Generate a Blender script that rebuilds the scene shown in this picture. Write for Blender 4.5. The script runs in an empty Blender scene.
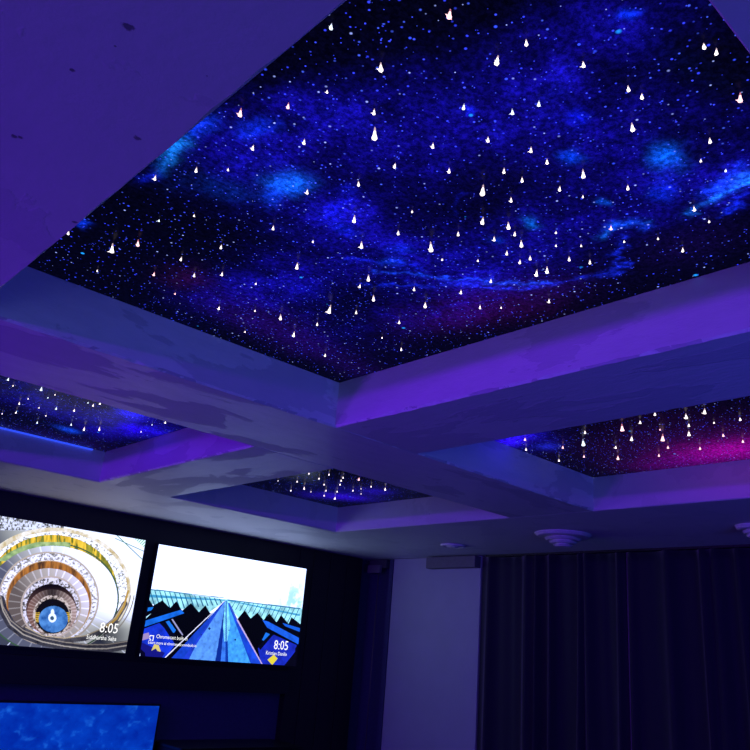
import bpy, bmesh, math, random
import numpy as np
from mathutils import Vector, Matrix
random.seed(7); np.random.seed(7)
D = bpy.data; SC = bpy.context.scene; COL = SC.collection
CAMZ = 1.6                    # camera height; the lowered ceiling is 1 m above it
ZS = CAMZ + 1.0               # underside of soffit and beams
ZP = ZS + 0.225               # underside of star panels
ZF = 0.0

# ------------------------------------------------------------------ camera
F = 762.86
ROT = np.array([[0.7277613756640138, -0.6811161197228038, 0.08027584658770825],
                [-0.2889495048101563, -0.19835431746719095, 0.936570204742864],
                [0.6219900029434456, 0.7047952867293282, 0.34116277646093873]])
cd = D.cameras.new('camera'); cam = D.objects.new('camera', cd); COL.objects.link(cam)
cd.sensor_width = 36; cd.sensor_height = 36; cd.sensor_fit = 'HORIZONTAL'; cd.lens = 36 * F / 750
m = Matrix(((ROT[0][0], ROT[1][0], -ROT[2][0], 0), (ROT[0][1], ROT[1][1], -ROT[2][1], 0),
            (ROT[0][2], ROT[1][2], -ROT[2][2], CAMZ), (0, 0, 0, 1)))
cam.matrix_world = m; cd.clip_start = 0.05
SC.camera = cam
def ray(x, y): return ROT.T @ np.array([(x - 375) / F, -(y - 375) / F, 1.0])
def atz(x, y, z):                    # point of the place at height z
    d = ray(x, y); p = d * (z - CAMZ) / d[2]; return np.array([p[0], p[1], z])
def aty(x, y, Y):
    d = ray(x, y); p = d * Y / d[1]; return np.array([p[0], Y, p[2] + CAMZ])

# ------------------------------------------------------------------ materials
def nmat(name):
    ma = D.materials.new(name); ma.use_nodes = True
    nt = ma.node_tree; nt.nodes.clear()
    out = nt.nodes.new('ShaderNodeOutputMaterial')
    return ma, nt, out
def lnk(nt, a, b): nt.links.new(a, b)
def math_n(nt, op, a, b=None, c=None, clamp=False):
    n = nt.nodes.new('ShaderNodeMath'); n.operation = op; n.use_clamp = clamp
    for i, v in enumerate((a, b, c)):
        if v is None: continue
        if isinstance(v, (int, float)): n.inputs[i].default_value = v
        else: lnk(nt, v, n.inputs[i])
    return n.outputs[0]
def noise_n(nt, vec, scale, detail=4, rough=0.6, dist=0.0):
    n = nt.nodes.new('ShaderNodeTexNoise'); n.inputs['Scale'].default_value = scale
    n.inputs['Detail'].default_value = detail; n.inputs['Roughness'].default_value = rough
    n.inputs['Distortion'].default_value = dist; lnk(nt, vec, n.inputs['Vector']); return n.outputs[0]
def mapr(nt, v, a, b, c=0., d=1.):
    n = nt.nodes.new('ShaderNodeMapRange'); n.interpolation_type = 'SMOOTHSTEP'
    lnk(nt, v, n.inputs[0])
    for i, x in enumerate((a, b, c, d)): n.inputs[i + 1].default_value = x
    return n.outputs[0]
def mixc(nt, f, a, b):
    n = nt.nodes.new('ShaderNodeMix'); n.data_type = 'RGBA'
    if isinstance(f, (int, float)): n.inputs[0].default_value = f
    else: lnk(nt, f, n.inputs[0])
    for s, v in ((6, a), (7, b)):
        if isinstance(v, tuple): n.inputs[s].default_value = (*v, 1)
        else: lnk(nt, v, n.inputs[s])
    return n.outputs[2]

def plaster(name, base, patch, stretch=(1, 1, 1), rough=0.55, amount=1.0, scuffs=(), bump=.4):
    """worn emulsion over plaster: ragged patches, brushed streaks, scuffs"""
    ma, nt, out = nmat(name)
    b = nt.nodes.new('ShaderNodeBsdfPrincipled'); lnk(nt, b.outputs[0], out.inputs[0])
    tc = nt.nodes.new('ShaderNodeTexCoord'); mp = nt.nodes.new('ShaderNodeMapping')
    lnk(nt, tc.outputs['Object'], mp.inputs[0]); mp.inputs['Scale'].default_value = stretch
    big = mapr(nt, noise_n(nt, mp.outputs[0], 2.2, 7, .55, .3), .535, .55)
    streak = mapr(nt, noise_n(nt, mp.outputs[0], 9, 6, .7), .35, .75)
    c = mixc(nt, math_n(nt, 'MULTIPLY', big, 0.75 * amount), base, patch)
    c = mixc(nt, math_n(nt, 'MULTIPLY', streak, 0.35 * amount), c, patch)
    v = nt.nodes.new('ShaderNodeTexVoronoi'); v.inputs['Scale'].default_value = 5.5; v.inputs['Randomness'].default_value = 1
    lnk(nt, mp.outputs[0], v.inputs['Vector'])
    nk = math_n(nt, 'ADD', v.outputs['Distance'], math_n(nt, 'MULTIPLY', noise_n(nt, mp.outputs[0], 60, 3, .7), .16))
    c = mixc(nt, mapr(nt, nk, .10, .13, .6 * amount, 0), c, (.16, .16, .22))
    for (sx, sy, sz, r) in scuffs:
        vm = nt.nodes.new('ShaderNodeVectorMath'); vm.operation = 'DISTANCE'
        lnk(nt, tc.outputs['Object'], vm.inputs[0]); vm.inputs[1].default_value = (sx, sy, sz)
        nn = noise_n(nt, tc.outputs['Object'], 45, 3, .7)
        dd = math_n(nt, 'ADD', vm.outputs['Value'], math_n(nt, 'MULTIPLY', nn, r * 2.2))
        c = mixc(nt, mapr(nt, dd, r * 1.45, r * 1.85, .75, 0), c, (.05, .05, .08))
    lnk(nt, c, b.inputs['Base Color'])
    lnk(nt, mapr(nt, big, 0, 1, rough, rough + .15), b.inputs['Roughness'])
    b.inputs['Specular IOR Level'].default_value = .35
    bp = nt.nodes.new('ShaderNodeBump'); bp.inputs['Strength'].default_value = bump; bp.inputs['Distance'].default_value = .006
    h = math_n(nt, 'ADD', noise_n(nt, mp.outputs[0], 26, 6, .65), math_n(nt, 'MULTIPLY', big, .5))
    lnk(nt, h, bp.inputs['Height']); lnk(nt, bp.outputs[0], b.inputs['Normal'])
    return ma
def simple(name, col, rough=.5, metal=0., bump=0., sheen=0., bscale=40, spec=.5, var=.15):
    ma, nt, out = nmat(name)
    b = nt.nodes.new('ShaderNodeBsdfPrincipled'); lnk(nt, b.outputs[0], out.inputs[0])
    tc = nt.nodes.new('ShaderNodeTexCoord')
    n = noise_n(nt, tc.outputs['Object'], bscale, 4, .6)
    lnk(nt, mixc(nt, mapr(nt, n, .3, .7), col, tuple(c * (1 - var) for c in col)), b.inputs['Base Color'])
    b.inputs['Roughness'].default_value = rough; b.inputs['Metallic'].default_value = metal
    b.inputs['Specular IOR Level'].default_value = spec
    if sheen: b.inputs['Sheen Weight'].default_value = sheen; b.inputs['Sheen Roughness'].default_value = .4
    if bump:
        bp = nt.nodes.new('ShaderNodeBump'); bp.inputs['Strength'].default_value = bump; bp.inputs['Distance'].default_value = .003
        lnk(nt, n, bp.inputs['Height']); lnk(nt, bp.outputs[0], b.inputs['Normal'])
    return ma
def emis(name, col, strength):
    ma, nt, out = nmat(name)
    e = nt.nodes.new('ShaderNodeEmission'); e.inputs[0].default_value = (*col, 1); e.inputs[1].default_value = strength
    lnk(nt, e.outputs[0], out.inputs[0]); return ma
def screen_mat(name, strength):
    """lit display showing the picture stored on the mesh, behind glossy glass"""
    ma, nt, out = nmat(name)
    a = nt.nodes.new('ShaderNodeAttribute'); a.attribute_name = 'picture'
    b = nt.nodes.new('ShaderNodeBsdfPrincipled'); b.inputs['Base Color'].default_value = (.01, .01, .012, 1)
    b.inputs['Roughness'].default_value = .25
    lnk(nt, a.outputs['Color'], b.inputs['Emission Color']); b.inputs['Emission Strength'].default_value = strength
    lnk(nt, b.outputs[0], out.inputs[0]); return ma

PL_WHITE = (.74, .74, .78)
near_sc = [(*atz(14, 136, ZS)[:2], ZS, .012), (*atz(20, 137, ZS)[:2], ZS, .010), (*atz(137, 138, ZS)[:2], ZS, .014),
           (*atz(128, 26, ZS)[:2], ZS, .016), (*atz(115, 46, ZS)[:2], ZS, .005), (*atz(72, 70, ZS)[:2], ZS, .008),
           (*atz(207, 76, ZS)[:2], ZS, .004), (*atz(75, 222, ZS)[:2], ZS, .010)]
M_soffit = plaster('soffit_plaster', PL_WHITE, (.56, .57, .62), (1, 1, 1), .5, .45, near_sc, .16)
M_beamx = plaster('beam_plaster_long', PL_WHITE, (.40, .41, .47), (.6, 1.8, 1.8), .42, .6)
M_beamy = plaster('beam_plaster_cross', PL_WHITE, (.42, .42, .50), (1.8, .6, 1.8), .45, .5)
M_bead = plaster('edge_bead', (.93, .93, .95), (.5, .5, .56), (3, 3, 3), .4, 1.0)
M_wall = simple('navy_wall', (.045, .05, .13), .7, bump=.1)
M_wallroom = simple('room_wall', (.30, .28, .42), .8, bump=.1)
M_floor = simple('dark_floor', (.06, .06, .08), .5, bump=.1)
M_black = simple('black_panel', (.006, .006, .009), .55)
M_tv = simple('television_plastic', (.008, .008, .01), .35)
M_white = simple('white_board', (.42, .46, .50), .6, bump=.03, bscale=3, var=.06)
M_curt = simple('velvet_navy', (.009, .009, .028), .8, sheen=.55, bump=.2, bscale=120)
M_det = simple('white_plastic', (.88, .88, .9), .35)
M_dark = simple('dark_metal', (.08, .08, .09), .45, bump=.1)
M_grey = simple('grey_box', (.16, .16, .17), .6)
M_text = emis('screen_lettering', (1, 1, 1), 1.2)
M_text2 = emis('screen_lettering_dim', (.85, .88, 1), .75)

# ------------------------------------------------------------------ builders
def link(name, bm, mats, parent=None, smooth=False, loc=(0, 0, 0)):
    me = D.meshes.new(name); bmesh.ops.recalc_face_normals(bm, faces=bm.faces[:]) if len(bm.faces) else None
    bm.to_mesh(me); bm.free()
    if not isinstance(mats, (list, tuple)): mats = [mats]
    for x in mats: me.materials.append(x)
    if smooth:
        for p in me.polygons: p.use_smooth = True
    o = D.objects.new(name, me); COL.objects.link(o); o.location = loc
    if parent: o.parent = parent
    return o
def tag(o, label, cat, group=None):
    o['label'] = label; o['category'] = cat
    if group: o['group'] = group
    return o
def struct(o, label=None):
    o['kind'] = 'structure'
    if label: o['label'] = label
    return o
def empty(name, loc, label, cat, group=None, rz=0):
    o = D.objects.new(name, None); COL.objects.link(o); o.location = loc; o.rotation_euler = (0, 0, rz)
    o.empty_display_size = .1
    return tag(o, label, cat, group)
def box(bm, a, b, bev=0, mi=0):
    r = bmesh.ops.create_cube(bm, size=1); vs = r['verts']
    for v in vs: v.co = Vector([(a[i] + b[i]) / 2 + v.co[i] * (b[i] - a[i]) for i in range(3)])
    fs = list({f for v in vs for f in v.link_faces})
    for f in fs: f.material_index = mi
    if bev:
        es = list({e for v in vs for e in v.link_edges})
        bmesh.ops.bevel(bm, geom=es, offset=bev, segments=2, affect='EDGES', profile=.6)
def bx(a, b, bev=0):
    bm = bmesh.new(); box(bm, a, b, bev); return bm
def lathe(bm, prof, seg=40, mi=0, cx=0, cy=0):
    rings = []
    for r, z in prof:
        if r < 1e-5: rings.append([bm.verts.new((cx, cy, z))])
        else: rings.append([bm.verts.new((cx + r * math.cos(2 * math.pi * k / seg), cy + r * math.sin(2 * math.pi * k / seg), z)) for k in range(seg)])
    for A, B in zip(rings, rings[1:]):
        for k in range(seg):
            k2 = (k + 1) % seg
            if len(A) == 1 and len(B) == 1: continue
            if len(A) == 1: f = bm.faces.new((A[0], B[k], B[k2]))
            elif len(B) == 1: f = bm.faces.new((A[k], B[0], A[k2]))
            else: f = bm.faces.new((A[k], B[k], B[k2], A[k2]))
            f.material_index = mi
def beam_bm(a, b, axis):
    """plastered beam with slightly ragged hand-trowelled lower edges"""
    bm = bmesh.new(); L = b[axis] - a[axis]; n = max(2, int(L / .04)); o = 1 - axis
    rows = []
    c = .009
    for i in range(n + 1):
        t = a[axis] + L * i / n
        j = [random.gauss(0, .0016) + (random.random() < .06) * random.uniform(.002, .006) for _ in range(2)]
        pr = [(a[o], b[2]), (a[o], a[2] + c + j[0]), (a[o] + c + j[0], a[2]), (b[o] - c - j[1], a[2]), (b[o], a[2] + c + j[1]), (b[o], b[2])]
        r = []
        for (q, z) in pr:
            co = [0, 0, z]; co[axis] = t; co[o] = q; r.append(bm.verts.new(co))
        rows.append(r)
    for A, B in zip(rows, rows[1:]):
        for k in range(6):
            f = bm.faces.new((A[k], A[(k + 1) % 6], B[(k + 1) % 6], B[k])); f.material_index = 1 if k in (1, 3) else 0
    bm.faces.new(rows[0]); bm.faces.new(rows[-1][::-1])
    return bm

# ------------------------------------------------------------------ the room shell
XW, YW = 6.12, 6.74          # curtain wall, screen wall
X0, Y0 = -3.0, -2.6
C = dict(x0=.571, x1=2.21, x2=2.79, x3=4.47, y0=.372, y1=2.762, y2=3.455, y3=5.42)
ZT = ZP + .12
def ring_prism(outer, inner, z0, z1):
    """rectangular frame slab with ragged inner lower edge"""
    bm = bmesh.new(); (ax, ay, bx_, by) = outer; (cx, cy, dx, dy) = inner
    def per(x0, y0, x1, y1, n):
        pts = []
        P = [(x0, y0), (x1, y0), (x1, y1), (x0, y1)]
        for k in range(4):
            p, q = P[k], P[(k + 1) % 4]
            for i in range(n): pts.append((p[0] + (q[0] - p[0]) * i / n, p[1] + (q[1] - p[1]) * i / n))
        return pts
    n = 60; o = per(ax, ay, bx_, by, n); i_ = per(cx, cy, dx, dy, n)
    e = .006
    i2 = per(cx - e, cy - e, dx + e, dy + e, n)
    jit = [random.gauss(0, .0018) for _ in i2]
    OB = [bm.verts.new((x, y, z0)) for x, y in o]; OT = [bm.verts.new((x, y, z1)) for x, y in o]
    IB = [bm.verts.new((x + j, y + j, z0)) for (x, y), j in zip(i2, jit)]
    IM = [bm.verts.new((x, y, z0 + e)) for x, y in i_]; IT = [bm.verts.new((x, y, z1)) for x, y in i_]
    N = len(o)
    for k in range(N):
        q = (k + 1) % N
        for a, b in ((OB, IB), (IB, IM), (IM, IT), (IT, OT), (OT, OB)):
            bm.faces.new((a[k], a[q], b[q], b[k]))
    return bm
struct(link('ceiling', ring_prism((X0, Y0, XW, YW), (C['x0'], C['y0'], C['x3'], C['y3']), ZS, ZT), M_soffit), 'lowered plaster soffit running round the coffers')
struct(link('trim_1', bx((C['x0'] - .2, C['y0'] - .2, ZT), (C['x3'] + .2, C['y3'] + .2, ZT + .08)), M_wallroom), 'slab above the coffers')
struct(link('floor', bx((X0, Y0, -.1), (XW, YW, 0)), M_floor))
struct(link('wall_screen_side', bx((X0, YW, -.1), (XW + .15, YW + .15, ZT)), M_wall))
struct(link('wall_curtain_side', bx((XW, Y0, -.1), (XW + .15, YW, ZT)), M_wall))
struct(link('wall_rear', bx((X0 - .15, Y0, -.1), (X0, YW + .15, ZT)), M_wallroom))
struct(link('wall_right', bx((X0 - .15, Y0 - .15, -.1), (XW + .15, Y0, ZT)), M_wallroom))

# ------------------------------------------------------------------ beams
b1 = tag(link('plaster_beam', beam_bm((C['x0'], C['y1'], ZS), (C['x3'], C['y2'], ZT), 0), [M_beamx, M_bead]),
         'long plastered ceiling beam running along the coffers from the left edge to the curtain side', 'beam')
b2 = tag(link('plaster_beam', beam_bm((C['x1'], C['y0'], ZS), (C['x2'], C['y1'], ZT), 1), [M_beamy, M_bead]),
         'violet-lit cross beam bounding the largest star panel on its right and lower side', 'beam')
b3 = tag(link('plaster_beam', beam_bm((C['x1'], C['y2'], ZS), (C['x2'], C['y3'], ZT), 1), [M_beamy, M_bead]),
         'short cross beam between the long beam and the soffit above the televisions', 'beam')

# ------------------------------------------------------------------ noise for printed pictures
def vnoise(x, y, seed):
    xi = np.floor(x).astype(int); yi = np.floor(y).astype(int); fx = x - xi; fy = y - yi
    fx = fx * fx * (3 - 2 * fx); fy = fy * fy * (3 - 2 * fy)
    def h(a, b):
        n = (a * 374761393 + b * 668265263 + seed * 982451653) & 0x7fffffff
        n = ((n ^ (n >> 13)) * 1274126177) & 0x7fffffff
        return ((n ^ (n >> 16)) & 0xffff) / 65535.0
    return (h(xi, yi) * (1 - fx) + h(xi + 1, yi) * fx) * (1 - fy) + (h(xi, yi + 1) * (1 - fx) + h(xi + 1, yi + 1) * fx) * fy
def fbm(x, y, seed, oct=5, gain=.55):
    s = 0; a = 1; t = 0
    for o in range(oct):
        s = s + a * vnoise(x * 2 ** o, y * 2 ** o, seed + o * 17); t += a; a *= gain
    return s / t
def srgb(c):
    c = np.asarray(c, float) / 255
    return np.where(c <= .04045, c / 12.92, ((c + .055) / 1.055) ** 2.4)

# ------------------------------------------------------------------ star print material
def star_mat():
    ma, nt, out = nmat('star_print')
    b = nt.nodes.new('ShaderNodeBsdfPrincipled')
    b.inputs['Base Color'].default_value = (.004, .004, .01, 1); b.inputs['Roughness'].default_value = .22
    b.inputs['Specular IOR Level'].default_value = .10; b.inputs['IOR'].default_value = 1.12
    at = nt.nodes.new('ShaderNodeAttribute'); at.attribute_name = 'picture'
    dn = nt.nodes.new('ShaderNodeAttribute'); dn.attribute_name = 'density'
    tc = nt.nodes.new('ShaderNodeTexCoord')
    mp = nt.nodes.new('ShaderNodeMapping'); mp.inputs['Scale'].default_value = (1, 1, 0)
    lnk(nt, tc.outputs['Object'], mp.inputs[0])
    sep = nt.nodes.new('ShaderNodeSeparateColor'); lnk(nt, dn.outputs['Color'], sep.inputs[0])
    gr = mapr(nt, noise_n(nt, mp.outputs[0], 62, 5, .8), .40, .66, .42, 1.75)     # grainy print: clouds break up into specks
    gs = nt.nodes.new('ShaderNodeVectorMath'); gs.operation = 'SCALE'; lnk(nt, at.outputs['Color'], gs.inputs[0]); lnk(nt, gr, gs.inputs['Scale'])
    cur = gs.outputs[0]
    def add(a, b_):
        n = nt.nodes.new('ShaderNodeMix'); n.data_type = 'RGBA'; n.blend_type = 'ADD'; n.inputs[0].default_value = 1
        lnk(nt, a, n.inputs[6]); lnk(nt, b_, n.inputs[7]); return n.outputs[2]
    for scale, rad, colr, gain, dmin, thr in ((135, .30, (.04, .06, 1.), 2.4, .0, 1.3), (105, .26, (.04, .07, 1.), 2.2, .0, 1.3), (52, .17, (.03, .07, 1.), 2.4, .0, .6), (80, .22, (.03, .05, 1.), 2.2, .04, 1.0), (66, .19, (.05, .08, 1.), 2.0, .0, .7),
                                    (15, .085, (.01, .30, 1.), 2.4, .0, .22), (30, .085, (.32, .4, 1.), 2.2, .12, .22), (38, .10, (.06, .12, 1.), 1.8, .12, .3)):
        v = nt.nodes.new('ShaderNodeTexVoronoi'); v.voronoi_dimensions = '2D'; v.inputs['Scale'].default_value = scale; lnk(nt, mp.outputs[0], v.inputs['Vector'])
        s2 = nt.nodes.new('ShaderNodeSeparateColor'); lnk(nt, v.outputs['Color'], s2.inputs[0])
        # a star shows where its random rank is below the local density
        dens = math_n(nt, 'MAXIMUM', math_n(nt, 'MULTIPLY', sep.outputs[0], thr * 1.6), dmin * .8 + .015)
        on = math_n(nt, 'LESS_THAN', s2.outputs[0], dens)
        r = math_n(nt, 'MULTIPLY_ADD', s2.outputs[1], rad * 1.1, rad * .45)
        q = math_n(nt, 'DIVIDE', v.outputs['Distance'], r)
        g = math_n(nt, 'SUBTRACT', 1.0, q, clamp=True)
        g = math_n(nt, 'MULTIPLY', math_n(nt, 'POWER', g, .8), math_n(nt, 'MULTIPLY', on, gain))
        g = math_n(nt, 'MULTIPLY', g, math_n(nt, 'MULTIPLY_ADD', s2.outputs[2], .8, .25))
        k = nt.nodes.new('ShaderNodeMix'); k.data_type = 'RGBA'; k.blend_type = 'MULTIPLY'; k.inputs[0].default_value = 1
        k.inputs[6].default_value = (*colr, 1); cc = nt.nodes.new('ShaderNodeCombineColor')
        for i in range(3): lnk(nt, g, cc.inputs[i])
        lnk(nt, cc.outputs[0], k.inputs[7]); cur = add(cur, k.outputs[2])
    lnk(nt, cur, b.inputs['Emission Color']); b.inputs['Emission Strength'].default_value = 1.0
    lnk(nt, b.outputs[0], out.inputs[0]); return ma
M_star = star_mat()
def grid_mesh(name, x0, y0, x1, y1, nx, ny, place, flip=False):
    xs = np.linspace(x0, x1, nx); ys = np.linspace(y0, y1, ny); X, Y = np.meshgrid(xs, ys)
    co = place(X.ravel(), Y.ravel())
    me = D.meshes.new(name); i = np.arange(nx * ny).reshape(ny, nx)
    q = np.stack([i[:-1, :-1], i[:-1, 1:], i[1:, 1:], i[1:, :-1]], -1).reshape(-1, 4)
    if flip: q = q[:, ::-1]
    me.vertices.add(nx * ny); me.vertices.foreach_set('co', co.astype(np.float32).ravel())
    me.loops.add(q.size); me.loops.foreach_set('vertex_index', q.ravel().astype(np.int32))
    me.polygons.add(len(q)); me.polygons.foreach_set('loop_start', np.arange(0, q.size, 4, dtype=np.int32))
    me.polygons.foreach_set('loop_total', np.full(len(q), 4, np.int32)); me.update(calc_edges=True); me.validate()
    return me, X.ravel(), Y.ravel()
def set_attr(me, name, rgb):
    a = me.color_attributes.new(name, 'FLOAT_COLOR', 'POINT')
    c = np.ones((len(rgb), 4), np.float32); c[:, :3] = rgb; a.data.foreach_set('color', c.ravel())

def blob_eval(X, Y, bl):
    """soft elliptical patch given by its centre and the ends of its two half axes (as points of the panel)"""
    (cx, cy, ax, ay, bx_, by) = bl
    c = atz(cx, cy, ZP); u = atz(cx + ax, cy + ay, ZP) - c; v = atz(cx + bx_, cy + by, ZP) - c
    Mx = np.linalg.inv(np.array([[u[0], v[0]], [u[1], v[1]]]))
    dx = X - c[0]; dy = Y - c[1]
    p = Mx[0, 0] * dx + Mx[0, 1] * dy; q = Mx[1, 0] * dx + Mx[1, 1] * dy
    return np.exp(-(p * p + q * q))
def line_dist(X, Y, pts):
    P = [atz(x, y, ZP) for x, y in pts]; best = np.full(X.shape, 9.)
    for a, b in zip(P, P[1:]):
        dx, dy = b[0] - a[0], b[1] - a[1]; L = dx * dx + dy * dy
        t = np.clip(((X - a[0]) * dx + (Y - a[1]) * dy) / L, 0, 1)
        best = np.minimum(best, np.hypot(X - a[0] - t * dx, Y - a[1] - t * dy))
    return best
# clouds, plus one reflection painted in TINT: (cx,cy, half axis a, half axis b, colour, gain, texture amount)
HAZE = [  # broad deep-blue clouds that also carry the fine star dust
 (600, 45, 80, -38, 14, 24, 1.0), (480, 105, 90, -35, 18, 34, .95), (360, 130, 70, -20, 12, 32, .6), (540, 150, 110, -10, 12, 40, .55),
 (300, 145, 60, -30, 16, 26, .75), (330, 205, 80, 10, 0, 28, .85), (250, 120, 50, -25, 12, 14, .8), (230, 165, 60, 10, 0, 22, .45),
 (390, 245, 70, 5, 0, 22, .85), (300, 275, 85, -20, 5, 22, .75), (470, 275, 80, -5, 0, 20, .85), (560, 225, 70, -12, 6, 26, .8),
 (670, 190, 75, -18, 8, 24, 1.0), (735, 175, 25, -20, 10, 18, 1.0), (240, 300, 50, 0, 6, 18, .5), (420, 170, 60, -20, 10, 30, .5),
 (630, 120, 80, -20, 10, 26, .3), (330, 330, 60, 10, 0, 16, .3), (740, 130, 30, 0, 0, 20, .3), (560, 15, 60, -20, 8, 16, .45), (430, 310, 60, -5, 0, 16, .45)]
GLOW = [ # small bright condensations
 (288, 180, 16, 2, -2, 9, (8, 100, 255), 1.1), (276, 194, 9, -4, 2, 9, (5, 60, 230), .7), (258, 130, 16, -2, 2, 8, (10, 50, 255), .9),
 (203, 128, 14, -8, 4, 7, (10, 60, 255), .95), (174, 151, 12, -8, 4, 6, (20, 130, 255), 1.1), (150, 170, 10, -6, 4, 6, (10, 30, 220), .6),
 (666, 158, 15, 0, 0, 9, (0, 90, 235), 1.2), (668, 188, 12, 3, -3, 9, (0, 40, 220), .8), (570, 160, 8, 0, 0, 5, (0, 60, 230), 1.1),
 (582, 119, 8, -6, 5, 7, (0, 20, 210), .9), (632, 12, 8, -3, 2, 5, (0, 50, 255), .9), (527, 223, 6, 0, 0, 4, (0, 90, 190), .9),
 (626, 225, 14, -4, 1, 3, (10, 70, 255), 1.0), (603, 205, 5, 0, 0, 3, (0, 80, 220), 1.0), (463, 107, 6, 0, 0, 4, (10, 30, 220), .9), (740, 178, 12, -8, 3, 5, (20, 90, 255), 1.0),
 (720, 188, 12, -3, 2, 5, (10, 60, 250), .9), (645, 227, 6, 0, 0, 4, (10, 60, 240), .6), (235, 190, 26, 6, -2, 9, (0, 30, 110), .8),
 (185, 178, 20, -4, 2, 12, (0, 10, 50), .8), (345, 190, 12, 0, 0, 6, (10, 20, 200), .6), (335, 210, 14, -8, 2, 6, (10, 20, 220), .6),
 (345, 225, 10, 3, 0, 5, (0, 30, 220), .5), (492, 240, 6, 0, 0, 3, (0, 60, 220), .6), (390, 262, 10, 0, 0, 4, (0, 60, 190), .5),
 (85, 226, 5, 1, 0, 3, (10, 60, 255), .9), (400, 250, 14, 0, 0, 4, (0, 40, 200), .5), (275, 228, 20, 0, 0, 6, (10, 10, 120), .5), (305, 290, 16, 3, 0, 8, (10, 10, 170), .6)]
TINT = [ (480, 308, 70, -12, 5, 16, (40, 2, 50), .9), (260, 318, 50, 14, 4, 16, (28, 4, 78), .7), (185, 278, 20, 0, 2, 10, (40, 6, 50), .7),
 (320, 352, 60, 22, 5, 14, (28, 4, 90), .6), (690, 245, 50, -10, 4, 18, (10, 2, 50), .8), (550, 290, 40, -8, 4, 10, (14, 4, 50), .6),  # first entry: violet reflection of the cross beam, painted into the print
 (700, 60, 40, 20, 0, 20, (0, 3, 22), .8)]
FIL = [ ([(750, 178), (735, 190), (716, 198), (700, 205), (690, 213)], .012, (20, 110, 255), 1.4),
 ([(750, 166), (728, 176), (712, 190)], .008, (10, 60, 255), 1.0), ([(722, 218), (735, 205), (750, 196)], .008, (10, 40, 240), .9),
 ([(625, 240), (615, 255), (622, 275), (590, 278), (560, 282), (520, 288), (480, 287), (445, 284), (400, 286), (365, 284)], .010, (15, 40, 230), 1.0),
 ([(600, 233), (618, 226), (640, 222)], .008, (20, 110, 255), 1.2), ([(452, 215), (452, 200), (462, 196), (474, 196)], .006, (10, 20, 170), .5),
 ([(375, 272), (410, 272), (450, 280), (500, 282), (545, 283)], .009, (20, 70, 250), 1.0), ([(350, 262), (385, 260), (410, 268)], .012, (10, 30, 210), .7),
 ([(380, 315), (420, 318), (445, 308), (500, 298)], .010, (10, 10, 150), .7)]
# other panels
HAZE += [(90, 415, 60, 12, 0, 10, .7), (140, 425, 40, 8, 0, 10, 1.0), (25, 395, 30, 8, 0, 12, .5), (350, 490, 40, 3, 0, 6, .35), (520, 440, 30, 0, 0, 12, .8)]
GLOW += [(137, 414, 12, 2, 0, 5, (30, 20, 255), 1.0), (128, 428, 13, 3, 0, 6, (30, 0, 235), .9), (150, 432, 16, 3, 0, 5, (30, 0, 220), .5), (68, 430, 8, 2, 0, 2, (10, 70, 240), .9), (100, 432, 20, 4, 0, 6, (12, 0, 170), .7),
 (128, 407, 10, 0, 0, 3, (20, 30, 250), .8), (512, 440, 16, -2, 0, 7, (45, 10, 255), 1.2), (548, 447, 12, 0, 0, 3, (30, 40, 220), .6),
 (345, 497, 24, 2, 0, 3, (50, 10, 240), .6), (320, 496, 20, 2, 0, 3, (30, 0, 160), .5), (375, 492, 14, 1, 0, 3, (30, 0, 170), .6),
 (742, 452, 90, -9, 10, 15, (130, 0, 150), .28), (735, 449, 50, -5, 6, 8, (190, 0, 175), .5), (680, 462, 50, -5, 6, 7, (110, 0, 140), .35)]
TINT += [(640, 445, 90, -10, 10, 20, (24, 2, 36), .6), (700, 430, 90, -10, 10, 20, (24, 2, 38), .5), (60, 440, 60, 12, 0, 6, (16, 2, 60), .8)]
def paint_panel(X, Y):
    n1 = fbm(X * 5, Y * 5, 3); n2 = fbm(X * 13 + 40, Y * 13, 9); n3 = fbm(X * 30, Y * 30 + 9, 21, 4)
    wx = X + .09 * (fbm(X * 6, Y * 6, 31) - .5) + .03 * (n3 - .5); wy = Y + .09 * (fbm(X * 6, Y * 6, 57) - .5) + .03 * (n2 - .5)
    tex = np.clip((n1 * .55 + n2 * .45 - .34) * 3.2, 0, 1.6)
    base = np.zeros((len(X), 3)) + srgb((3, 3, 22))
    dens = np.zeros(len(X))
    for h in HAZE:
        g = blob_eval(wx, wy, h[:6]) * h[6]
        dens += g; 
    dens = np.clip(dens, 0, 1.3)
    base += (dens * (tex * (.4 + 1.2 * np.clip(n3 * 2 - .5, 0, 1)) + .34) * .50)[:, None] * srgb((22, 10, 190)) + (dens ** 2 * tex ** 2 * .10)[:, None] * srgb((5, 40, 240))
    for g in GLOW: base += (blob_eval(wx, wy, g[:6]) * g[7] * (.55 + .8 * n3))[:, None] * srgb(g[6])
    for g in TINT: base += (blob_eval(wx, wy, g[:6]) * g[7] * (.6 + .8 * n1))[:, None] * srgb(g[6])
    for pts, w, c, gain in FIL:
        d = line_dist(X + .10 * (n2 - .5), Y + .10 * (n3 - .5), pts)
        base += (np.exp(-(d / w) ** 1.3) * gain * np.clip(n3 * 2.4 - .5, .1, 1.5))[:, None] * srgb(c)
        dens += .35 * np.exp(-(d / (w * 5)) ** 2)
    dd = np.clip(dens * (.25 + .9 * tex) * (.3 + 1.6 * np.clip(n3 * 2 - .5, 0, 1)), .03, 1.)
    return base, np.stack([dd, dd, dd], 1)

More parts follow.
